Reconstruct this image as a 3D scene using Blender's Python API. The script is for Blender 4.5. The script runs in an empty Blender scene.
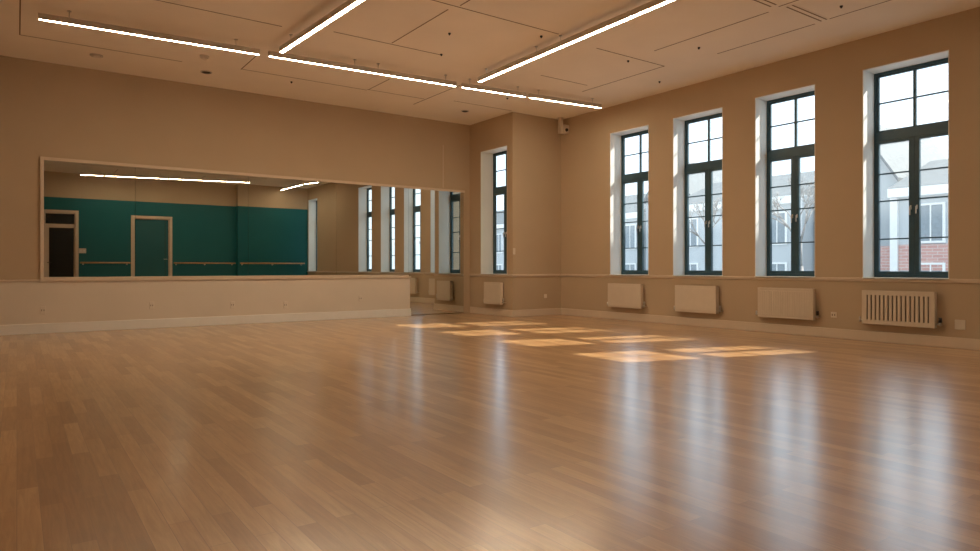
import bpy, bmesh, math, random
from mathutils import Vector, Matrix
random.seed(4)
R = math.radians
SC = bpy.context.scene
COL = SC.collection

# ------------------------------------------------------------------ camera
EYE = 1.25
cd = bpy.data.cameras.new('camera'); cam = bpy.data.objects.new('camera', cd); COL.objects.link(cam)
cam.location = (0, 0, EYE)
cam.rotation_euler = (R(90), R(0), R(-35.43))
cd.sensor_fit = 'HORIZONTAL'; cd.sensor_width = 36.0
cd.lens = 665.0 / 980.0 * 36.0
cd.shift_x = 0.0
cd.shift_y = -8.0 / 980.0
cd.clip_end = 400
SC.camera = cam

# ------------------------------------------------------------------ world: pale overcast sky, low sun
w = bpy.data.worlds.new('sky'); SC.world = w; w.use_nodes = True
nt = w.node_tree; nt.nodes.clear()
wo = nt.nodes.new('ShaderNodeOutputWorld'); bg = nt.nodes.new('ShaderNodeBackground')
tc = nt.nodes.new('ShaderNodeTexCoord'); mp = nt.nodes.new('ShaderNodeMapping'); mp.inputs['Scale'].default_value = (1.5, 1.5, 4)
nz = nt.nodes.new('ShaderNodeTexNoise'); nz.inputs['Scale'].default_value = 1.6; nz.inputs['Detail'].default_value = 4
cr = nt.nodes.new('ShaderNodeValToRGB')
cr.color_ramp.elements[0].position = 0.3; cr.color_ramp.elements[0].color = (0.66, 0.81, 0.95, 1)
cr.color_ramp.elements[1].position = 0.75; cr.color_ramp.elements[1].color = (0.78, 0.90, 1.0, 1)
nt.links.new(tc.outputs['Generated'], mp.inputs[0]); nt.links.new(mp.outputs[0], nz.inputs['Vector'])
nt.links.new(nz.outputs['Fac'], cr.inputs[0]); nt.links.new(cr.outputs[0], bg.inputs[0])
bg.inputs[1].default_value = 2.05
nt.links.new(bg.outputs[0], wo.inputs[0])

sd = bpy.data.lights.new('sun', 'SUN'); sd.energy = 15.0; sd.angle = R(0.6); sd.color = (1.0, 0.94, 0.84)
sun = bpy.data.objects.new('sun', sd); COL.objects.link(sun)
sun.rotation_euler = Vector((-1, 0.30, -0.80)).to_track_quat('-Z', 'Y').to_euler()
sun.location = (30, -10, 30)

LAMP = 78.0        # radiance of the ceiling lamps' diffusers
vs = SC.view_settings
vs.view_transform = 'Standard'; vs.look = 'None'; vs.exposure = 0.0; vs.gamma = 1.0; vs.use_curve_mapping = False
cy = SC.cycles
cy.max_bounces = 14; cy.diffuse_bounces = 6; cy.glossy_bounces = 6; cy.transparent_max_bounces = 16
cy.use_denoising = True; cy.denoiser = 'OPENIMAGEDENOISE'
cy.denoising_input_passes = 'RGB_ALBEDO_NORMAL'
cy.sample_clamp_indirect = 6.0
cy.caustics_reflective = True

# ------------------------------------------------------------------ materials
def mat(name, col, rough=0.6, spec=0.5, metal=0.0, var=0.06, scale=6.0, bump=0.0, bscale=60.0, coat=0.0):
    m = bpy.data.materials.new(name); m.use_nodes = True; t = m.node_tree; t.nodes.clear()
    o = t.nodes.new('ShaderNodeOutputMaterial'); b = t.nodes.new('ShaderNodeBsdfPrincipled')
    t.links.new(b.outputs[0], o.inputs[0])
    g = t.nodes.new('ShaderNodeTexCoord'); n = t.nodes.new('ShaderNodeTexNoise')
    n.inputs['Scale'].default_value = scale; n.inputs['Detail'].default_value = 5
    t.links.new(g.outputs['Object'], n.inputs['Vector'])
    r = t.nodes.new('ShaderNodeValToRGB')
    r.color_ramp.elements[0].position = 0.3; r.color_ramp.elements[1].position = 0.7
    r.color_ramp.elements[0].color = tuple(c * (1 - var) for c in col) + (1,)
    r.color_ramp.elements[1].color = tuple(min(1, c * (1 + var)) for c in col) + (1,)
    t.links.new(n.outputs['Fac'], r.inputs[0]); t.links.new(r.outputs[0], b.inputs['Base Color'])
    b.inputs['Roughness'].default_value = rough; b.inputs['Metallic'].default_value = metal
    b.inputs['Specular IOR Level'].default_value = spec; b.inputs['Coat Weight'].default_value = coat
    if bump > 0:
        n2 = t.nodes.new('ShaderNodeTexNoise'); n2.inputs['Scale'].default_value = bscale
        bp = t.nodes.new('ShaderNodeBump'); bp.inputs['Strength'].default_value = bump; bp.inputs['Distance'].default_value = 0.004
        t.links.new(g.outputs['Object'], n2.inputs['Vector']); t.links.new(n2.outputs['Fac'], bp.inputs['Height'])
        t.links.new(bp.outputs[0], b.inputs['Normal'])
    return m

def emis(name, col, s):
    m = bpy.data.materials.new(name); m.use_nodes = True; t = m.node_tree; t.nodes.clear()
    o = t.nodes.new('ShaderNodeOutputMaterial'); e = t.nodes.new('ShaderNodeEmission')
    e.inputs[0].default_value = col + (1,); e.inputs[1].default_value = s
    t.links.new(e.outputs[0], o.inputs[0]); return m

def glass_mat():
    m = bpy.data.materials.new('window_glass'); m.use_nodes = True; t = m.node_tree; t.nodes.clear()
    o = t.nodes.new('ShaderNodeOutputMaterial'); a = t.nodes.new('ShaderNodeBsdfTransparent'); g = t.nodes.new('ShaderNodeBsdfGlossy')
    d = t.nodes.new('ShaderNodeBsdfTranslucent'); d.inputs[0].default_value = (0.9, 0.95, 1, 1)
    x = t.nodes.new('ShaderNodeMixShader'); y = t.nodes.new('ShaderNodeMixShader')
    a.inputs[0].default_value = (0.97, 0.985, 0.985, 1); g.inputs['Roughness'].default_value = 0.02
    x.inputs[0].default_value = 0.02; y.inputs[0].default_value = 0.025
    t.links.new(a.outputs[0], x.inputs[1]); t.links.new(g.outputs[0], x.inputs[2])
    t.links.new(x.outputs[0], y.inputs[1]); t.links.new(d.outputs[0], y.inputs[2])
    t.links.new(y.outputs[0], o.inputs[0]); return m

def floor_mat():
    m = bpy.data.materials.new('oak_strip_floor'); m.use_nodes = True; t = m.node_tree; t.nodes.clear()
    N = t.nodes.new; L = t.links.new
    o = N('ShaderNodeOutputMaterial'); b = N('ShaderNodeBsdfPrincipled'); L(b.outputs[0], o.inputs[0])
    g = N('ShaderNodeTexCoord')
    mp = N('ShaderNodeMapping'); mp.inputs['Rotation'].default_value = (0, 0, R(90))
    L(g.outputs['Object'], mp.inputs[0])
    br = N('ShaderNodeTexBrick'); br.offset = 0.37; br.offset_frequency = 2; br.squash = 1.0
    br.inputs['Scale'].default_value = 1.0; br.inputs['Brick Width'].default_value = 1.05; br.inputs['Row Height'].default_value = 0.10
    br.inputs['Mortar Size'].default_value = 0.0016; br.inputs['Mortar Smooth'].default_value = 0.3; br.inputs['Bias'].default_value = 0.0
    br.inputs['Color1'].default_value = (0, 0, 0, 1); br.inputs['Color2'].default_value = (1, 1, 1, 1)
    br.inputs['Mortar'].default_value = (0.5, 0.5, 0.5, 1)
    L(mp.outputs[0], br.inputs['Vector'])
    ramp = N('ShaderNodeValToRGB'); e = ramp.color_ramp.elements
    e[0].position = 0.0; e[0].color = (0.43, 0.215, 0.078, 1); e[1].position = 1.0; e[1].color = (0.70, 0.415, 0.18, 1)
    k = ramp.color_ramp.elements.new(0.5); k.color = (0.56, 0.305, 0.118, 1)
    L(br.outputs['Color'], ramp.inputs[0])
    # grain stretched along the boards
    mp2 = N('ShaderNodeMapping'); mp2.inputs['Scale'].default_value = (14.0, 0.9, 1.0); L(g.outputs['Object'], mp2.inputs[0])
    gn = N('ShaderNodeTexNoise'); gn.inputs['Scale'].default_value = 3.0; gn.inputs['Detail'].default_value = 8; gn.inputs['Roughness'].default_value = 0.6
    gn.inputs['Distortion'].default_value = 0.6
    L(mp2.outputs[0], gn.inputs['Vector'])
    gr = N('ShaderNodeValToRGB'); gr.color_ramp.elements[0].position = 0.35; gr.color_ramp.elements[1].position = 0.68
    gr.color_ramp.elements[0].color = (0.74, 0.68, 0.62, 1); gr.color_ramp.elements[1].color = (1.08, 1.08, 1.08, 1)
    L(gn.outputs['Fac'], gr.inputs[0])
    mx = N('ShaderNodeMix'); mx.data_type = 'RGBA'; mx.blend_type = 'MULTIPLY'; mx.inputs['Factor'].default_value = 0.8
    L(ramp.outputs[0], mx.inputs['A']); L(gr.outputs[0], mx.inputs['B'])
    mo = N('ShaderNodeMix'); mo.data_type = 'RGBA'; mo.blend_type = 'MIX'; mo.inputs['B'].default_value = (0.34, 0.18, 0.08, 1)
    L(br.outputs['Fac'], mo.inputs['Factor']); L(mx.outputs['Result'], mo.inputs['A'])
    L(mo.outputs['Result'], b.inputs['Base Color'])
    wn = N('ShaderNodeTexNoise'); wn.inputs['Scale'].default_value = 1.4; wn.inputs['Detail'].default_value = 4; L(g.outputs['Object'], wn.inputs['Vector'])
    mr = N('ShaderNodeMapRange'); mr.inputs['From Min'].default_value = 0.3; mr.inputs['From Max'].default_value = 0.7
    mr.inputs['To Min'].default_value = 0.285; mr.inputs['To Max'].default_value = 0.31
    L(wn.outputs['Fac'], mr.inputs['Value']); L(mr.outputs[0], b.inputs['Roughness'])
    b.inputs['IOR'].default_value = 2.0
    b.inputs['Specular IOR Level'].default_value = 0.5
    b.inputs['Coat Weight'].default_value = 1.0; b.inputs['Coat Roughness'].default_value = 0.21; b.inputs['Coat IOR'].default_value = 2.0
    return m

def mirror_mat():
    m = bpy.data.materials.new('silvered_glass'); m.use_nodes = True; t = m.node_tree; t.nodes.clear()
    o = t.nodes.new('ShaderNodeOutputMaterial'); g = t.nodes.new('ShaderNodeBsdfPrincipled')
    n = t.nodes.new('ShaderNodeTexNoise'); n.inputs['Scale'].default_value = 0.8
    r = t.nodes.new('ShaderNodeValToRGB'); r.color_ramp.elements[0].color = (0.70, 0.725, 0.69, 1); r.color_ramp.elements[1].color = (0.73, 0.755, 0.72, 1)
    t.links.new(n.outputs['Fac'], r.inputs[0]); t.links.new(r.outputs[0], g.inputs['Base Color'])
    g.inputs['Metallic'].default_value = 1.0; g.inputs['Roughness'].default_value = 0.0
    t.links.new(g.outputs[0], o.inputs[0]); return m

def brick_mat(name, c1, c2, mortar, bw=0.45, rh=0.15):
    m = bpy.data.materials.new(name); m.use_nodes = True; t = m.node_tree; t.nodes.clear()
    o = t.nodes.new('ShaderNodeOutputMaterial'); b = t.nodes.new('ShaderNodeBsdfPrincipled'); b.inputs['Roughness'].default_value = 0.9
    g = t.nodes.new('ShaderNodeTexCoord'); sx = t.nodes.new('ShaderNodeSeparateXYZ'); cx = t.nodes.new('ShaderNodeCombineXYZ')
    br = t.nodes.new('ShaderNodeTexBrick'); br.inputs['Scale'].default_value = 1; br.inputs['Brick Width'].default_value = bw; br.inputs['Row Height'].default_value = rh
    br.inputs['Mortar Size'].default_value = 0.012
    br.inputs['Color1'].default_value = c1 + (1,); br.inputs['Color2'].default_value = c2 + (1,); br.inputs['Mortar'].default_value = mortar + (1,)
    t.links.new(g.outputs['Object'], sx.inputs[0]); t.links.new(sx.outputs[1], cx.inputs[0]); t.links.new(sx.outputs[2], cx.inputs[1])
    t.links.new(cx.outputs[0], br.inputs['Vector']); t.links.new(br.outputs['Color'], b.inputs['Base Color']); t.links.new(b.outputs[0], o.inputs[0])
    return m

M = dict(
    wall=mat('warm_beige_paint', (0.50, 0.385, 0.265), 0.75, 0.25, var=0.025, scale=1.2, bump=0.08, bscale=90),
    dado=mat('lit_dado_paint', (0.70, 0.62, 0.52), 0.6, 0.3, var=0.025, scale=1.2, bump=0.06, bscale=90),  # lighter than the walls: brighter light on the dado put into its colour
    ceil=mat('ceiling_board', (0.88, 0.80, 0.69), 0.85, 0.2, var=0.03, scale=0.9),
    seam=mat('ceiling_joint_shadow_gap', (0.24, 0.17, 0.11), 0.9, 0.1),
    trim=mat('cream_gloss_trim', (0.66, 0.54, 0.42), 0.4, 0.45, var=0.02),
    skirt=mat('off_white_skirting', (0.80, 0.78, 0.74), 0.4, 0.45, var=0.02),
    white=mat('white_reveal_paint', (0.82, 0.82, 0.79), 0.55, 0.3, var=0.02, scale=2),
    frame=mat('dark_teal_grey_frame', (0.032, 0.080, 0.105), 0.35, 0.5, var=0.1),
    teal=mat('deep_teal_paint', (0.006, 0.125, 0.145), 0.5, 0.35, var=0.04, scale=1.0),
    tealdoor=mat('teal_door_paint', (0.006, 0.11, 0.13), 0.35, 0.5, var=0.04, scale=1.0),
    dark=mat('dark_doorway_glass', (0.010, 0.009, 0.008), 0.25, 0.4),
    rad=mat('radiator_enamel', (0.66, 0.56, 0.45), 0.35, 0.5, var=0.02),
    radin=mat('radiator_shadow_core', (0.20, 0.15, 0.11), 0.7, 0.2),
    metal=mat('brushed_steel', (0.62, 0.60, 0.57), 0.3, 0.5, metal=1.0, var=0.05),
    blackp=mat('black_plastic', (0.02, 0.017, 0.015), 0.4, 0.5),
    housing=mat('grey_aluminium_housing', (0.58, 0.52, 0.45), 0.5, 0.4, var=0.03),
    plastic=mat('cream_plastic', (0.70, 0.62, 0.52), 0.4, 0.5, var=0.02),
    barre=mat('beech_barre', (0.55, 0.30, 0.14), 0.35, 0.5, var=0.15, scale=12),
    lamp=emis('lamp_diffuser', (1.0, 0.81, 0.56), LAMP),
    glass=glass_mat(), mirror=mirror_mat(), floor=floor_mat(),
    stucco=mat('pale_stucco', (0.52, 0.55, 0.57), 0.9, 0.1, var=0.05, scale=0.6),
    stucco2=mat('grey_stucco', (0.40, 0.43, 0.45), 0.9, 0.1, var=0.05, scale=0.6),
    slate=mat('weathered_slate', (0.13, 0.15, 0.165), 0.85, 0.2, var=0.12, scale=3),
    redbrick=brick_mat('red_brick', (0.52, 0.27, 0.24), (0.60, 0.34, 0.30), (0.6, 0.55, 0.5)),  # reds made paler, so the outdoor haze is in the brick colour
    extwhite=mat('white_stone_trim', (0.80, 0.81, 0.81), 0.8, 0.2, var=0.03),
    extglass=mat('grey_window_glass', (0.24, 0.28, 0.31), 0.2, 0.5, var=0.1),
    ground=mat('pale_asphalt', (0.40, 0.41, 0.41), 0.95, 0.1, var=0.1, scale=1.5),
    bark=mat('grey_bark', (0.28, 0.27, 0.26), 0.9, 0.1, var=0.2, scale=4),
)

# ------------------------------------------------------------------ geometry helpers
class MB:
    def __init__(s): s.bm = bmesh.new()
    def box(s, x0, x1, y0, y1, z0, z1):
        c = [(x, y, z) for x in (x0, x1) for y in (y0, y1) for z in (z0, z1)]
        v = [s.bm.verts.new(p) for p in c]
        for f in ((0, 1, 3, 2), (4, 6, 7, 5), (0, 4, 5, 1), (2, 3, 7, 6), (0, 2, 6, 4), (1, 5, 7, 3)):
            s.bm.faces.new([v[i] for i in f])
        return s
    def cyl(s, a, b, r, n=12, r2=None):
        a = Vector(a); b = Vector(b); d = (b - a).normalized(); r2 = r if r2 is None else r2
        u = d.orthogonal().normalized(); w_ = d.cross(u)
        A = [s.bm.verts.new(a + r * (math.cos(t) * u + math.sin(t) * w_)) for t in [2 * math.pi * i / n for i in range(n)]]
        B = [s.bm.verts.new(b + r2 * (math.cos(t) * u + math.sin(t) * w_)) for t in [2 * math.pi * i / n for i in range(n)]]
        for i in range(n):
            j = (i + 1) % n; f = s.bm.faces.new((A[i], A[j], B[j], B[i])); f.smooth = True
        s.bm.faces.new(A[::-1]); s.bm.faces.new(B)
        return s
    def poly(s, pts, off):           # extruded polygon
        off = Vector(off)
        A = [s.bm.verts.new(p) for p in pts]; B = [s.bm.verts.new(Vector(p) + off) for p in pts]
        n = len(A); s.bm.faces.new(A[::-1]); s.bm.faces.new(B)
        for i in range(n): j = (i + 1) % n; s.bm.faces.new((A[i], A[j], B[j], B[i]))
        return s
    def build(s, name, m, parent=None, bevel=0.0, loc=None, kind=None):
        bmesh.ops.recalc_face_normals(s.bm, faces=s.bm.faces)
        me = bpy.data.meshes.new(name); s.bm.to_mesh(me); s.bm.free()
        me.materials.append(m)
        o = bpy.data.objects.new(name, me); COL.objects.link(o)
        if parent is not None: o.parent = parent
        if loc: o.location = loc
        if bevel:
            b = o.modifiers.new('bevel', 'BEVEL'); b.width = bevel; b.segments = 2; b.limit_method = 'ANGLE'
        if kind: o['kind'] = kind
        return o

def empty(name, loc, rz=0.0):
    o = bpy.data.objects.new(name, None); COL.objects.link(o); o.location = loc; o.rotation_euler = (0, 0, rz)
    o.empty_display_size = 0.1; return o
def tag(o, label, cat, group=None):
    o['label'] = label; o['category'] = cat
    if group: o['group'] = group
    return o
def copy_tree(o, parent=None):
    c = o.copy(); COL.objects.link(c)
    if parent is not None: c.parent = parent
    for ch in list(o.children): copy_tree(ch, c)
    return c
S = 'structure'

# ------------------------------------------------------------------ room numbers (metres)
H = 5.18
XR, XP = 11.82, 10.20          # window wall, alcove window wall
YB, YP = 15.30, 13.35          # mirror wall, pier face
XL, YT, YT2 = -1.3, -2.05, -1.75
TH = 0.5
WZ0, WZ1 = 1.08, 4.56
WINS = [(10.94, '1', 1.22, 4.53), (9.00, '2', 1.27, 4.55), (7.025, '3', 1.21, 4.585), (4.94, '4', 1.30, 4.64), (-1.05, '5', 1.2, 4.6)]

# floor, ceiling
MB().box(XL - .3, XR + TH, YT - .3, YB + .3, -0.25, 0).build('floor', M['floor'], kind=S)
MB().box(XL - .3, XR + TH, YT - .3, YB + .3, H, H + .25).build('ceiling', M['ceil'], kind=S)
# walls
m = MB(); prev = YT2 - .3
for yc, _, WW, WZ1 in sorted(WINS):
    m.box(XR, XR + TH, prev, yc - WW / 2, 0, H)
    m.box(XR, XR + TH, yc - WW / 2, yc + WW / 2, 0, WZ0 - .03)
    m.box(XR, XR + TH, yc - WW / 2, yc + WW / 2, WZ1, H)
    prev = yc + WW / 2
m.box(XR, XR + TH, prev, YP + .22, 0, H)
m.build('wall_right', M['wall'], kind=S)
MB().box(XP, XR, YP, YP + .22, 0, H).box(XR + TH + .001, XR + TH + 1.1, YP - .1, YP + 1.3, -1, H + .3).build('wall_pier_with_sun_block', M['wall'], kind=S)  # second box is an unseen outside block, added to stop sun through the alcove
AY0, AY1, AZ1 = 13.58, 14.77, 4.37
m = MB()
m.box(XP, XP + TH, YP + .22, AY0, 0, H); m.box(XP, XP + TH, AY1, YB, 0, H)
m.box(XP, XP + TH, AY0, AY1, 0, WZ0 - .03); m.box(XP, XP + TH, AY0, AY1, AZ1, H)
m.build('wall_alcove', M['wall'], kind=S)
MB().box(XL - .3, XP + TH, YB, YB + .3, 0, H).build('wall_back', M['wall'], kind=S)
MB().box(XL - .3, XL, YT - .3, YB, 0, H).build('wall_left', M['wall'], kind=S)
# low dado in front of the mirror wall, ends at a free corner
DX, DY = 8.27, 15.19
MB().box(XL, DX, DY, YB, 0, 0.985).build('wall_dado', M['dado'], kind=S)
# rear (teal) wall with two door openings, seen in the mirror
D1, D2 = (0.92, 1.98, 3.50), (4.16, 5.56, 3.40)
ZT = 4.14
def rear(y, th, xs, z0, z1, mm, name):
    m = MB(); p0 = xs[0]
    for d in (D1, D2):
        if z0 < 1: m.box(p0, d[0], y - th, y, z0, z1); m.box(d[0], d[1], y - th, y, d[2], z1); p0 = d[1]
    m.box(p0, xs[1], y - th, y, z0, z1); return m.build(name, mm, kind=S)
STEP = 8.45
rear(YT, .3, (XL - .3, STEP), 0, ZT, M['teal'], 'wall_rear')
MB().box(STEP, XR, YT2 - .6, YT2, 0, ZT).build('wall_rear_return', M['teal'], kind=S)
m = MB(); m.box(XL - .3, STEP, YT - .3, YT, ZT, H); m.box(STEP, XR, YT2 - .6, YT2, ZT, H)
m.build('wall_rear_upper', M['wall'], kind=S)

# trims
def rail(m, x0, x1, y0, y1, z, d):     # moulded rail box set with a thinner lower step
    m.box(x0, x1, y0, y1, z - .045, z)
m = MB()
m.box(XR - .035, XR, YT2, YP, 1.035, 1.075); m.box(XR - .02, XR, YT2, YP, 1.01, 1.035)
m.box(XP - .035, XR - .035, YP - .035, YP, 1.035, 1.075); m.box(XP - .02, XR - .02, YP - .02, YP, 1.01, 1.035)
m.box(XP - .035, XP, YP, YB - .03, 1.035, 1.075); m.box(XP - .02, XP, YP, YB - .03, 1.01, 1.035)
m.build('trim_1', M['trim'], bevel=.006, kind=S)
m = MB(); m.box(XL, 0.36, DY - .02, YB, 0.985, 1.02); m.box(0.36, DX + .02, DY - .035, YB - .03, 0.985, 1.025)
m.build('trim_2', M['trim'], bevel=.006, kind=S)
BH = .17
m = MB(); m.box(XR - .025, XR, YT2, YP, 0, BH); m.box(XP - .025, XR - .025, YP - .025, YP, 0, BH); m.box(XP - .025, XP, YP, YB - .03, 0, BH)
m.build('baseboard_right', M['trim'], bevel=.008, kind=S)
m = MB(); m.box(XL, DX + .022, DY - .022, DY, 0, .19); m.box(DX, DX + .022, DY, YB - .03, 0, .19)
m.build('baseboard_back', M['skirt'], bevel=.008, kind=S)
m = MB(); m.box(XL, D1[0] - .09, YT, YT + .02, 0, .17); m.box(D1[1] + .09, D2[0] - .1, YT, YT + .02, 0, .17); m.box(D2[1] + .1, STEP, YT, YT + .02, 0, .17)
m.box(STEP, XR - .03, YT2, YT2 + .02, 0, .17)
m.build('baseboard_rear', M['trim'], bevel=.006, kind=S)
MB().box(XL, XL + .02, YT + .02, DY - .03, 0, .19).build('baseboard_left', M['skirt'], bevel=.006, kind=S)
# vertical joint in the wall over the mirror's end
MB().box(9.33, 9.345, YB - .006, YB, 3.40, 4.55).build('trim_3', M['trim'], kind=S)
# ceiling board joints
SEG = [((0.04, 13.75), (2.56, 13.75)), ((0.04, 13.75), (0.04, 11.6)), ((3.62, 13.58), (6.30, 13.58)), ((6.30, 13.52), (7.72, 13.52)), ((6.33, 13.53), (6.33, 12.52)),
       ((3.62, 13.6), (3.62, 12.5)), ((7.78, 14.10), (7.78, 12.0)), ((8.40, 13.27), (10.10, 13.27)), ((5.35, 10.48), (5.35, 8.63)), ((5.42, 8.38), (5.42, 3.0)),
       ((4.2, 8.45), (7.42, 8.45)), ((4.31, 10.54), (6.37, 10.54)), ((-.9, 10.80), (3.51, 10.80)), ((8.47, 8.60), (10.29, 8.60)), ((10.29, 8.60), (10.29, 10.90)),
       ((8.73, 10.47), (10.01, 10.47)), ((9.42, 8.09), (9.42, 5.86)), ((10.49, 7.53), (10.49, 5.71)), ((10.46, 5.44), (10.46, 0.5)), ((9.35, 5.63), (9.35, 3.2)),
       ((-.9, 6.2), (3.5, 6.2)), ((0.04, 10.8), (0.04, 4.5)), ((2.0, .9), (9.0, .9)), ((3.3, .2), (3.3, -1.7)), ((6.6, .2), (6.6, -1.7))]
m = MB()
for (a, b) in SEG:
    x0, x1 = sorted((a[0], b[0])); y0, y1 = sorted((a[1], b[1])); q = .009
    m.box(x0 - q, x1 + q, y0 - q, y1 + q, H - .003, H)
m.build('trim_4', M['seam'], kind=S)

# ------------------------------------------------------------------ windows
def window(n, x, yc, z0, z1, W, depth):
    """opening in the plane X=x, outward is +X; local origin at the opening's bottom centre on the room face"""
    r = empty('window_' + n, (x, yc, z0)); r['kind'] = S
    h = z1 - z0; w2 = W / 2; t = .012
    m = MB(); m.box(0, TH, w2 - t, w2, 0, h); m.box(0, TH, -w2, -w2 + t, 0, h); m.box(0, TH, -w2 + t, w2 - t, h - t, h)
    m.build('window_reveal', M['white'], r)
    m = MB(); m.box(-.035, TH, -w2, w2, -.03, 0); m.build('window_sill', M['white'], r, bevel=.005)
    fx0, fx1 = depth, depth + .075
    w2 -= t; h -= t
    fw = .042
    k = h / 3.47
    tz0, tz1 = 2.30 * k, 2.45 * k        # transom
    m = MB()
    m.box(fx0, fx1, -w2, -w2 + fw, 0, h); m.box(fx0, fx1, w2 - fw, w2, 0, h)
    m.box(fx0, fx1, -w2 + fw, w2 - fw, 0, .05); m.box(fx0, fx1, -w2 + fw, w2 - fw, h - fw, h)
    m.box(fx0 - .012, fx1, -w2 + fw, w2 - fw, tz0, tz1)
    m.build('window_frame', M['frame'], r, bevel=.004)
    # fixed upper light with a cross of glazing bars
    uz0, uz1 = tz1, h - fw; s = .035; a, b = -w2 + fw, w2 - fw
    m = MB(); sx0, sx1 = fx0 + .012, fx0 + .06
    m.box(sx0, sx1, a, a + s, uz0, uz1); m.box(sx0, sx1, b - s, b, uz0, uz1); m.box(sx0, sx1, a + s, b - s, uz0, uz0 + s); m.box(sx0, sx1, a + s, b - s, uz1 - s, uz1)
    m.box(sx0, sx1, -.022, .022, uz0 + s, uz1 - s)
    zm = (uz0 + uz1) / 2 + .01
    m.box(sx0 + .01, sx1 - .01, a + s, -.022, zm - .012, zm + .012); m.box(sx0 + .01, sx1 - .01, .022, b - s, zm - .012, zm + .012)
    u = m.build('upper_sash', M['frame'], r, bevel=.003)
    MB().box(fx0 + .034, fx0 + .038, a + s - .004, b - s + .004, uz0 + s - .004, uz1 - s + .004).build('glass_pane', M['glass'], u)
    # two casements
    cz0, cz1 = .05, tz0; H2 = cz1 - cz0
    for sgn in (-1, 1):
        ya, yb = (a, -.012) if sgn < 0 else (.012, b)
        s_in = .068; s_out = .040
        sa, sb = (s_out, s_in) if sgn < 0 else (s_in, s_out)
        m = MB(); qx0 = fx0 - .004; qx1 = fx0 + .06
        m.box(qx0, qx1, ya, ya + sa, cz0, cz1); m.box(qx0, qx1, yb - sb, yb, cz0, cz1)
        m.box(qx0, qx1, ya + sa, yb - sb, cz0, cz0 + .055); m.box(qx0, qx1, ya + sa, yb - sb, cz1 - .045, cz1)
        for f in (.265, .55, .755):
            z = cz0 + H2 * f
            m.box(qx0 + .018, qx1 - .014, ya + sa, yb - sb, z - .011, z + .011)
        c = m.build('casement', M['frame'], r, bevel=.003)
        MB().box(fx0 + .030, fx0 + .034, ya + sa - .004, yb - sb + .004, cz0 + .051, cz1 - .041).build('glass_pane', M['glass'], c)
        hz = cz0 + H2 * .49; hy = (yb - s_in / 2) if sgn < 0 else (ya + s_in / 2)
        m = MB(); m.box(qx0 - .008, qx0, hy - .013, hy + .013, hz - .035, hz + .035)
        m.cyl((qx0 - .008, hy, hz), (qx0 - .04, hy, hz), .008)
        m.box(qx0 - .048, qx0 - .034, hy - .009, hy + .009, hz - (.13 if sgn > 0 else .11), hz + .012)
        m.build('handle', M['metal'], c, bevel=.003)
    # meeting strip
    MB().box(fx0 - .008, fx0 + .064, -.012, .012, .05, tz0).build('centre_mullion', M['frame'], r, bevel=.002)
    return r
for yc, n, WW, WZ1 in WINS: window(n, XR, yc, WZ0, WZ1, WW, .38)
window('6', XP, (AY0 + AY1) / 2, WZ0, AZ1, AY1 - AY0, .40)

# ------------------------------------------------------------------ mirror
mr = empty('wall_mirror', (0.36, YB, 0))
tag(mr, 'long wall mirror in a thin cream frame on the beige wall, reflecting a teal wall', 'mirror')
ZM0, ZM1 = 1.065, 3.30
xs = [0.42, 1.97, 4.22, 6.30, 8.27, 9.98]
for i in range(5):
    x0, x1 = xs[i] - .36, xs[i + 1] - .36
    z0 = ZM0 if i < 4 else 0.02
    e = MB().box(x0 + (.002 if i else 0), x1 - .002, -.028, -.016, z0, ZM1)
    e.build('mirror_panel', M['mirror'], mr)
    MB().box(x0, x1, -.016, -.001, z0, ZM1).build('backing', M['blackp'], mr)
m = MB()
m.box(0, .06, -.05, -.001, 1.026, 3.36); m.box(.06, 9.98 - .36 + .03, -.045, -.001, 3.30, 3.36); m.box(.06, 8.27 - .36, -.05, -.03, 1.026, 1.066)
m.build('frame', M['trim'], mr, bevel=.005)

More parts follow.
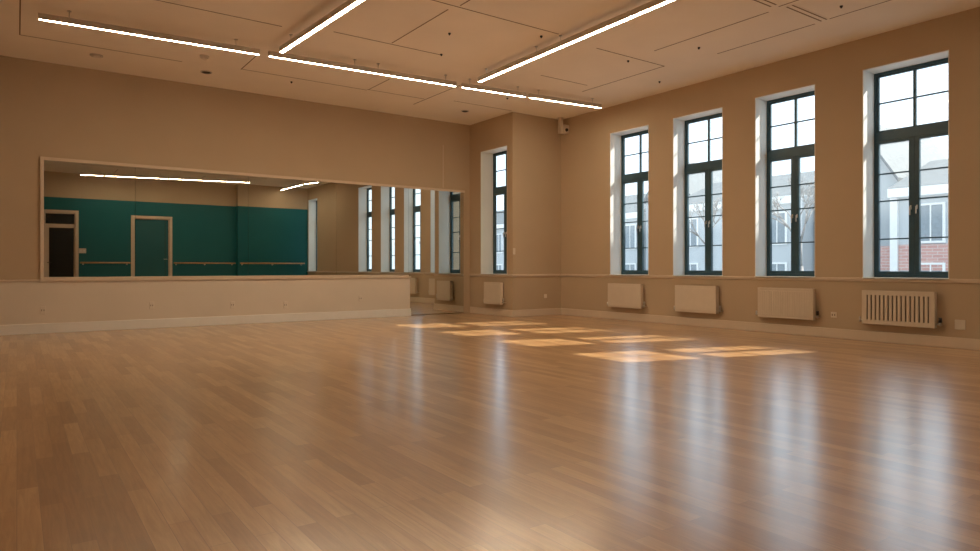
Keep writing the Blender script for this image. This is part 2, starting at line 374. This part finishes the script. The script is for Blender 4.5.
# ------------------------------------------------------------------ radiators
def radiator(x, yc, width, style, label):
    z0, z1 = .30, .86; w2 = width / 2
    r = empty('radiator', (x, yc, 0)); tag(r, label, 'radiator', 'radiators under the windows')
    fx = -.135; bx = -.045
    if style == 'slots':
        m = MB(); nn = 15; e = .055; pitch = (width - 2 * e) / nn
        m.box(fx, fx + .02, -w2, w2, z1 - .07, z1 - .006); m.box(fx, fx + .02, -w2, w2, z0, z0 + .075)
        m.box(fx, fx + .02, -w2, -w2 + e + pitch * .35, z0 + .075, z1 - .07)
        m.box(fx, fx + .02, w2 - e + 0, w2, z0 + .075, z1 - .07)
        for i in range(nn):
            yb = -w2 + e + pitch * (i + .35) + pitch * .30
            if i < nn - 0: m.box(fx, fx + .02, yb, min(yb + pitch * .68, w2 - e + .001), z0 + .075, z1 - .07)
        m.build('front_panel', M['rad'], r, bevel=.003)
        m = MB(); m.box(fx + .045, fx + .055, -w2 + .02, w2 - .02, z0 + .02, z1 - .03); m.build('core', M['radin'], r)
    elif style == 'ribs':
        m = MB(); nn = 22; pitch = (width - .08) / nn
        m.box(fx + .006, fx + .026, -w2, w2, z0, z1 - .006)
        for i in range(nn):
            yb = -w2 + .04 + pitch * i
            m.box(fx, fx + .01, yb + pitch * .14, yb + pitch * .86, z0 + .05, z1 - .05)
        m.build('front_panel', M['rad'], r, bevel=.004)
    else:
        m = MB(); m.box(fx, fx + .022, -w2, w2, z0, z1 - .006)
        m.box(fx - .006, fx, -w2 + .03, w2 - .06, z0 + .04, z1 - .05)
        m.build('front_panel', M['rad'], r, bevel=.006)
    MB().box(fx + .022, bx, -w2, -w2 + .012, z0, z1 - .006).build('side_panel', M['rad'], r, bevel=.003)
    MB().box(fx + .022, bx, w2 - .012, w2, z0, z1 - .006).build('side_panel', M['rad'], r, bevel=.003)
    m = MB(); m.box(bx - .012, bx, -w2 + .012, w2 - .012, z0, z1 - .01); m.build('back_panel', M['rad'], r)
    m = MB(); m.box(fx, bx, -w2, -w2 + .012, z1 - .006, z1 + .006); m.box(fx, bx, w2 - .012, w2, z1 - .006, z1 + .006)
    m.box(fx, fx + .012, -w2, w2, z1 - .006, z1 + .006); m.box(bx - .012, bx, -w2, w2, z1 - .006, z1 + .006)
    k = int(width / .035)
    for i in range(1, k): y = -w2 + width * i / k; m.box(fx + .012, bx - .012, y - .005, y + .005, z1 - .004, z1 + .004)
    m.build('top_grille', M['rad'], r)
    for s in (-1, 1):
        MB().box(bx, -.001, s * w2 * .6 - .02, s * w2 * .6 + .02, z0 + .12, z1 - .1).build('wall_bracket', M['metal'], r)
    # thermostatic valve at the near end, lockshield at the far end, each with a tail pipe
    m = MB(); m.cyl((-.09, -w2 - .005, z0 + .06), (-.09, -w2 - .06, z0 + .06), .014); m.cyl((-.09, -w2 - .06, z0 + .035), (-.09, -w2 - .06, z0 + .09), .018)
    v = m.build('valve', M['metal'], r)
    m = MB(); m.cyl((-.09, -w2 - .06, z0 + .09), (-.09, -w2 - .06, z0 + .165), .027, 16, .023); m.build('valve_cap', M['blackp'] if style in('slots', 'ribs') else M['metal'], v)
    m = MB(); m.cyl((-.072, -w2 - .06, z0 + .05), (-.001, -w2 - .06, z0 + .05), .0085); m.build('pipe', M['rad'], r)
    m = MB(); m.cyl((-.09, w2 + .005, z0 + .06), (-.09, w2 + .05, z0 + .06), .012); m.cyl((-.09, w2 + .05, z0 + .03), (-.09, w2 + .05, z0 + .11), .015)
    m.build('valve', M['metal'], r)
    m = MB(); m.cyl((-.075, w2 + .05, z0 + .05), (-.001, w2 + .05, z0 + .05), .0085); m.build('pipe', M['rad'], r)
    return r
radiator(XR, 4.99, 1.10, 'slots', 'cream radiator with tall open slots under the largest-looking window at the right')
radiator(XR, 6.94, 1.10, 'ribs', 'cream radiator with fine vertical ribs, between the slotted one and the smooth ones')
radiator(XR, 8.95, 1.05, 'flat', 'smooth cream radiator on the long window wall, next to the ribbed radiator')
radiator(XR, 10.97, 1.05, 'flat', 'smooth cream radiator on the long window wall, the one closest to the corner camera')
radiator(XP, 14.06, .74, 'flat', 'small narrow cream radiator under the lone alcove window beside the mirror')

# ------------------------------------------------------------------ ceiling lamps
ZL = 4.98
def strip(a, b, label, wid=.036, rods=2):
    a = Vector((a[0], a[1], 0)); b = Vector((b[0], b[1], 0)); L = (b - a).length; ang = math.atan2(b.y - a.y, b.x - a.x)
    r = empty('linear_pendant_light', (a.x, a.y, ZL), ang); tag(r, label, 'ceiling light', 'linear ceiling lights')
    w2 = wid / 2
    m = MB(); m.box(0, L, -w2 - .012, -w2 + .0, .0, .09); m.box(0, L, w2, w2 + .012, .0, .09); m.box(0, L, -w2, w2, .03, .09)
    m.box(-.008, 0, -w2 - .012, w2 + .012, 0, .09); m.box(L, L + .008, -w2 - .012, w2 + .012, 0, .09)
    m.build('housing', M['housing'], r)
    MB().box(.004, L - .004, -w2, w2, -.004, .02).build('diffuser', M['lamp'], r)
    for i in range(rods):
        x = L * (.12 + .76 * i / max(1, rods - 1))
        m = MB(); m.cyl((x, 0, .09), (x, 0, H - ZL - .012), .006, 8); m.cyl((x, 0, H - ZL - .012), (x, 0, H - ZL), .03, 12)
        m.build('suspension_rod', M['metal'], r)
    return r
strip((.27, 12.07), (3.46, 11.85), 'slim glowing strip light at the left end of the long line along the mirror wall')
strip((3.63, 11.83), (5.42, 11.71), 'slim glowing strip light second from the left in the long line along the mirror wall')
strip((5.44, 11.705), (7.36, 11.57), 'slim glowing strip light third from the left in the long line along the mirror wall')
strip((7.51, 11.56), (9.06, 11.41), 'slim glowing strip light fourth in the long line, just past the second cross strip')
strip((9.18, 11.40), (11.13, 11.18), 'slim strip light at the right end of the long line, near the corner camera')
strip((3.74, 11.50), (3.95, 8.05), 'glowing strip light running forward from the long line, left of the two cross strips', wid=.058)
strip((7.58, 11.02), (7.52, 8.9), 'glowing strip light at the far end of the right cross line', wid=.058)
strip((7.52, 8.88), (7.43, 5.6), 'glowing strip light at the near end of the right cross line, touching the picture top', wid=.058)
strip((2.09, -.80), (2.85, -.66), 'short glowing strip light near the dark door, seen at the left in the mirror')
strip((2.96, -.64), (5.18, -.13), 'glowing strip light before the teal wall, seen above the closed door in the mirror')
strip((5.25, -.11), (8.35, .60), 'glowing strip light before the teal wall, seen in the middle of the mirror')
strip((10.39, -1.5), (10.48, 1.2), 'glowing strip light slanting above the teal corner in the mirror')
strip((10.49, 1.5), (10.77, 2.4), 'glowing strip light continuing the slanting one towards the windows in the mirror')

# ceiling fittings
def disc(name, x, y, r_, d, mm, label, cat, group, cap=None):
    o = empty(name, (x, y, H)); tag(o, label, cat, group)
    MB().cyl((0, 0, 0), (0, 0, -d * .5), r_, 20).build('mounting_ring', mm, o)
    MB().cyl((0, 0, -d * .5), (0, 0, -d), r_ * .8, 20, r_ * .45).build('head', cap or mm, o)
    return o
disc('ceiling_sensor', 2.84, 13.14, .085, .07, M['plastic'], 'round cream ceiling sensor between the left strip light and the mirror wall', 'ceiling sensor', None)
disc('recessed_downlight', 3.10, 14.19, .11, .03, M['housing'], 'dark round downlight in the ceiling above the mirror, below the cream sensor', 'downlight', 'downlights', M['blackp'])
disc('recessed_downlight', 1.20, 14.26, .11, .03, M['housing'], 'dark round downlight in the ceiling above the left end of the mirror', 'downlight', 'downlights', M['plastic'])
disc('recessed_downlight', 9.16, 13.95, .10, .03, M['housing'], 'dark round downlight in the ceiling near the alcove corner', 'downlight', 'downlights', M['blackp'])
SP = [((9.46, 8.77), 'between the right cross line and the window wall'), ((11.06, 9.37), 'close to the window wall'),
      ((10.09, 5.08), 'beside the slot vent at the top right'), ((5.91, 9.48), 'left of the pair between the two cross lines'),
      ((7.25, 8.69), 'right of the pair, just left of the right cross line'), ((9.26, 12.32), 'between the long line and the pier corner'),
      ((6.37, 10.50), 'near the long line at the end of a joint'), ((4.73, 13.89), 'over the middle of the mirror'), ((9.92, 7.51), 'in plain board over the third window'),
      ((0.9, 12.6), 'beside the left end of the long line')]
for (x, y), t in SP:
    disc('sprinkler_head', x, y, .022, .035, M['blackp'], 'small dark sprinkler head ' + t, 'sprinkler', 'sprinkler heads in the ceiling')
# slot vents: two parallel dark slots in a slim frame
def vent(x0, x1, y, label):
    o = empty('slot_vent', (x0, y, H)); tag(o, label, 'ceiling vent', 'slot vents in the ceiling'); L = x1 - x0
    m = MB(); m.box(0, L, -.075, -.058, -.006, 0); m.box(0, L, .058, .075, -.006, 0); m.box(0, L, -.03, .03, -.006, 0); m.box(-.01, 0, -.075, .075, -.006, 0); m.box(L, L + .01, -.075, .075, -.006, 0)
    m.build('frame', M['ceil'], o)
    for s in (-1, 1): MB().box(0, L, s * .044 - .014, s * .044 + .014, -.004, -.0005).build('slot', M['seam'], o)
vent(9.45, 10.45, 5.53, 'double-slot ceiling vent over the window wall, next to the board joint at the top right')
vent(8.25, 9.25, 5.66, 'double-slot ceiling vent cut by the picture top, nearer the right cross line')

# corner camera
o = empty('security_camera', (11.60, 13.12, H)); tag(o, 'cream security camera with a dark lens hanging from the ceiling at the room corner', 'security camera')
MB().box(-.05, .05, -.05, .05, -.42, 0).build('drop_bracket', M['plastic'], o, bevel=.008)
b = MB().box(.05, .23, -.10, .10, -.41, -.19).build('housing', M['plastic'], o, bevel=.02)
m = MB(); m.cyl((.12, -.10, -.33), (.12, -.13, -.33), .045, 20, .036); m.build('lens', M['blackp'], b)

# wall plates
def plate(name, loc, axis, w_, h_, label, cat, group=None, knob=True):
    o = empty(name, loc); tag(o, label, cat, group); d = .014
    if axis == 'x': MB().box(-d, 0, -w_ / 2, w_ / 2, -h_ / 2, h_ / 2).build('plate', M['plastic'], o, bevel=.004); 
    elif axis == 'y': MB().box(-w_ / 2, w_ / 2, -d, 0, -h_ / 2, h_ / 2).build('plate', M['plastic'], o, bevel=.004)
    else: MB().box(-w_ / 2, w_ / 2, 0, d, -h_ / 2, h_ / 2).build('plate', M['plastic'], o, bevel=.004)
    if knob:
        for s in (-1, 1):
            if axis == 'x': MB().box(-d - .002, -d, s * w_ * .22 - .008, s * w_ * .22 + .008, -.016, .016).build('insert', M['radin'], o)
            elif axis == 'y': MB().box(s * w_ * .22 - .006, s * w_ * .22 + .006, -d - .002, -d, -.016, .016).build('insert', M['radin'], o)
            else: MB().box(s * w_ * .22 - .02, s * w_ * .22 + .02, d, d + .006, -.03, .03).build('insert', M['white'], o)
    return o
for x, z, t in [(.40, .44, 'under the left edge of the mirror'), (2.26, .47, 'second from the left along the low wall'), (3.86, .43, 'third from the left, left of a close pair'),
                (5.03, .39, 'the lowest one, fourth from the left'), (6.89, .49, 'near the free end of the low wall')]:
    plate('wall_socket', (x, DY, z), 'y', .085, .15, 'small cream socket on the low wall, ' + t, 'wall socket', 'wall sockets on the low wall')
plate('wall_switch', (XR, 4.14, .37), 'x', .14, .15, 'square cream wall plate just right of the slotted radiator', 'wall plate', knob=False)
plate('wall_socket', (XR, 6.08, .41), 'x', .10, .10, 'small wall socket between the slotted and the ribbed radiators', 'wall socket')
plate('wall_socket', (11.27, YP, .50), 'y', .10, .10, 'small round-looking wall socket low on the pier, right of the alcove', 'wall socket', knob=False)
plate('thermostat', (10.24, YP, 1.66), 'y', .07, .16, 'slim cream thermostat at the pier corner, above the dado rail', 'thermostat', knob=False)
plate('light_switch', (2.24, YT, 1.95), 'rear', .26, .20, 'double white light switch on the teal wall beside the dark door, seen in the mirror', 'light switch')

# ------------------------------------------------------------------ doors in the rear wall
def door_frame(name, D, w_):
    r = empty(name, ((D[0] + D[1]) / 2, YT, 0)); r['kind'] = S; a = (D[1] - D[0]) / 2; z = D[2]
    m = MB(); m.box(-a - w_, -a, -.02, .03, 0, z + w_); m.box(a, a + w_, -.02, .03, 0, z + w_); m.box(-a, a, -.02, .03, z, z + w_)
    m.box(-a, -a + .03, -.3, -.02, 0, z); m.box(a - .03, a, -.3, -.02, 0, z); m.box(-a + .03, a - .03, -.3, -.02, z - .03, z)
    m.build('door_frame', M['trim'], r, bevel=.005); return r, a, z
r, a, z = door_frame('door_1', D1, .12)
m = MB(); m.box(-a + .03, a - .03, -.12, -.04, 2.93, 3.05); m.build('cross_rail', M['trim'], r, bevel=.004)
MB().box(-a + .03, a - .03, -.10, -.08, 3.05, z - .03).build('transom_pane', M['dark'], r)
m = MB(); m.box(-a + .03, -a + .15, -.11, -.05, 0.01, 2.93); m.box(a - .05, a - .03, -.11, -.05, .01, 2.93); m.box(-a + .15, a - .05, -.11, -.05, .01, .2); m.box(-a + .15, a - .05, -.11, -.05, 2.89, 2.93)
lf = m.build('door_leaf', M['trim'], r, bevel=.004)
MB().box(-a + .15, a - .05, -.09, -.07, .2, 2.89).build('glass_panel', M['dark'], lf)
m = MB(); m.cyl((-a + .10, -.05, 1.45), (-a + .10, .02, 1.45), .012); m.box(-a + .09, -a + .24, .01, .03, 1.44, 1.465); m.build('handle', M['blackp'], lf)
r, a, z = door_frame('door_2', D2, .12)
m = MB(); m.box(-a + .03, a - .03, -.10, -.05, 0.01, z - .03); lf = m.build('door_leaf', M['tealdoor'], r, bevel=.004)
m = MB(); m.box(a - .17, a - .155, -.052, -.044, 0.01, z - .03); m.build('edge_strip', M['blackp'], lf)
m = MB(); m.cyl((a - .09, -.05, 1.62), (a - .09, .02, 1.62), .014); m.box(a - .23, a - .08, .01, .03, 1.61, 1.635); m.build('handle', M['metal'], lf)
for hz in (.4, 1.7, 2.85):
    m = MB(); m.box(a - .035, a - .02, -.055, -.03, hz - .07, hz + .07); m.build('hinge', M['blackp'], lf)

# barres
def barre(x0, x1, y, label):
    o = empty('ballet_barre', (x0, y, 1.45)); tag(o, label, 'ballet barre', 'barres on the teal wall'); L = x1 - x0
    MB().cyl((0, .17, 0), (L, .17, 0), .032, 16).build('rail', M['barre'], o)
    n = max(2, round(L / 1.4) + 1)
    for i in range(n):
        x = .12 + (L - .24) * i / (n - 1); m = MB(); m.cyl((x, 0, -.06), (x, .15, -.045), .012); m.cyl((x, .15, -.05), (x, .17, -.02), .012); m.cyl((x, 0, -.06), (x, .012, -.06), .035, 16)
        m.build('wall_bracket', M['metal'], o)
barre(2.14, 4.0, YT, 'short wooden barre between the two doors on the teal wall, seen in the mirror')
barre(5.72, 8.38, YT, 'long wooden barre right of the closed teal door, seen in the mirror')
barre(8.52, 11.60, YT2, 'wooden barre on the lighter teal panel nearest the windows, seen in the mirror')

# ------------------------------------------------------------------ outside
MB().box(XR + TH + .02, 160, -90, 160, -1.3, -1.0).build('ground', M['ground'], kind=S)
GZ = -1.0
def house(x, y0, y1, depth, eave, ridge, gable, wallm, label, floors, pil=True, brick=False, sun_block=None):
    o = empty('townhouse', (x, y0, GZ)); tag(o, label, 'building', 'houses across the street'); L = y1 - y0
    e = eave - GZ; rz = ridge - GZ
    if gable:
        MB().poly([(0, 0, 0), (0, L, 0), (0, L, e), (0, L / 2, rz), (0, 0, e)], (depth, 0, 0)).build('wall', wallm, o)
        m = MB(); m.poly([(-.3, 0, e - .02), (-.3, L / 2, rz - .02), (-.3, L / 2, rz + .2), (-.3, 0, e + .2)], (depth + .6, 0, 0))
        m.poly([(-.3, L, e - .02), (-.3, L, e + .2), (-.3, L / 2, rz + .2), (-.3, L / 2, rz - .02)], (depth + .6, 0, 0))
        m.build('roof', M['slate'], o)
    else:
        MB().box(0, depth, 0, L, 0, e).build('wall', wallm, o)
        MB().poly([(-.35, 0, e), (depth * .5, 0, rz), (depth + .35, 0, e)], (0, L, 0)).build('roof', M['slate'], o)
        MB().box(-.4, -.0, 0, L, e - .45, e - .02).build('cornice', M['extwhite'], o)
    nb = max(1, int(L / 2.4)); pw = L / nb
    if pil:
        for i in range(nb + 1):
            y = min(max(i * pw, .18), L - .18)
            MB().box(-.16, 0, y - .17, y + .17, 0, e - .46).build('pilaster', M['extwhite'], o)
    fh = (e - .5) / floors
    for f in range(floors):
        for i in range(nb):
            yc = (i + .5) * pw; zc = f * fh + fh * .55; hh = min(.85, fh * .3)
            m = MB(); m.box(-.08, 0, yc - .62, yc - .5, zc - hh - .1, zc + hh + .1); m.box(-.08, 0, yc + .5, yc + .62, zc - hh - .1, zc + hh + .1)
            m.box(-.08, 0, yc - .5, yc + .5, zc + hh, zc + hh + .1); m.box(-.1, 0, yc - .5, yc + .5, zc - hh - .1, zc - hh); m.box(-.06, 0, yc - .03, yc + .03, zc - hh, zc + hh)
            wd = m.build('window', M['extwhite'], o)
            MB().box(-.03, -.005, yc - .5, yc + .5, zc - hh, zc + hh).build('pane', M['extglass'], wd)
    if brick:
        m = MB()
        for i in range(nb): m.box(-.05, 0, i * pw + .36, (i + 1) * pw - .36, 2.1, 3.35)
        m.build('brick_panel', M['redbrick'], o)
    if sun_block:
        MB().box(0, 10, sun_block[0] - y0, sun_block[1] - y0, 0, sun_block[2] - GZ).build('added_sun_block', wallm, o)  # unseen tall block, added to keep sun off the lower part of the windows
    return o
house(35, 8.2, 15.2, 9, 5.1, 6.9, False, M['stucco'], 'pale townhouse with white pilasters and red brick panels outside the rightmost window', 2, brick=True, sun_block=(-16, 8.2, 20.4))
house(36.5, 15.4, 19.8, 9, 5.6, 9.0, True, M['stucco2'], 'grey gabled house seen in the left casement of the rightmost window', 2, pil=False, brick=True)
house(35.5, 20.0, 29.0, 9, 5.3, 7.2, False, M['stucco'], 'pale low terraced house seen through the two middle windows', 2)
house(38, 29.2, 33.5, 9, 6.0, 8.8, True, M['stucco2'], 'grey gabled house seen low in the window second from the corner', 2, pil=False)
house(38, 33.8, 70, 9, 5.4, 7.4, False, M['stucco'], 'long pale terraced house seen through the window by the corner and the alcove', 2)

def bare_tree(x, y, h, label, seed):
    rnd = random.Random(seed); o = empty('bare_tree', (x, y, GZ)); tag(o, label, 'tree', 'bare trees in the street')
    mt = MB(); mt.cyl((0, 0, 0), (.05, .03, h * .35), .16, 10, .11); mt.build('trunk', M['bark'], o)
    mb = MB()
    def grow(p, d, l, r, n):
        q = p + d * l; mb.cyl(p, q, r, 5, r * .65)
        if n == 0: return
        for _ in range(3):
            nd = (d + Vector((rnd.uniform(-.75, .75), rnd.uniform(-.75, .75), rnd.uniform(-.1, .55)))).normalized()
            grow(q, nd, l * rnd.uniform(.66, .86), r * .62, n - 1)
    grow(Vector((.05, .03, h * .33)), Vector((0, 0, 1)), h * .17, .10, 5)
    mb.build('branches', M['bark'], o)
bare_tree(27, 15.3, 6.6, 'leafless grey tree outside the third window from the corner', 3)
bare_tree(29, 21.3, 6.4, 'leafless grey tree outside the second window from the corner', 8)
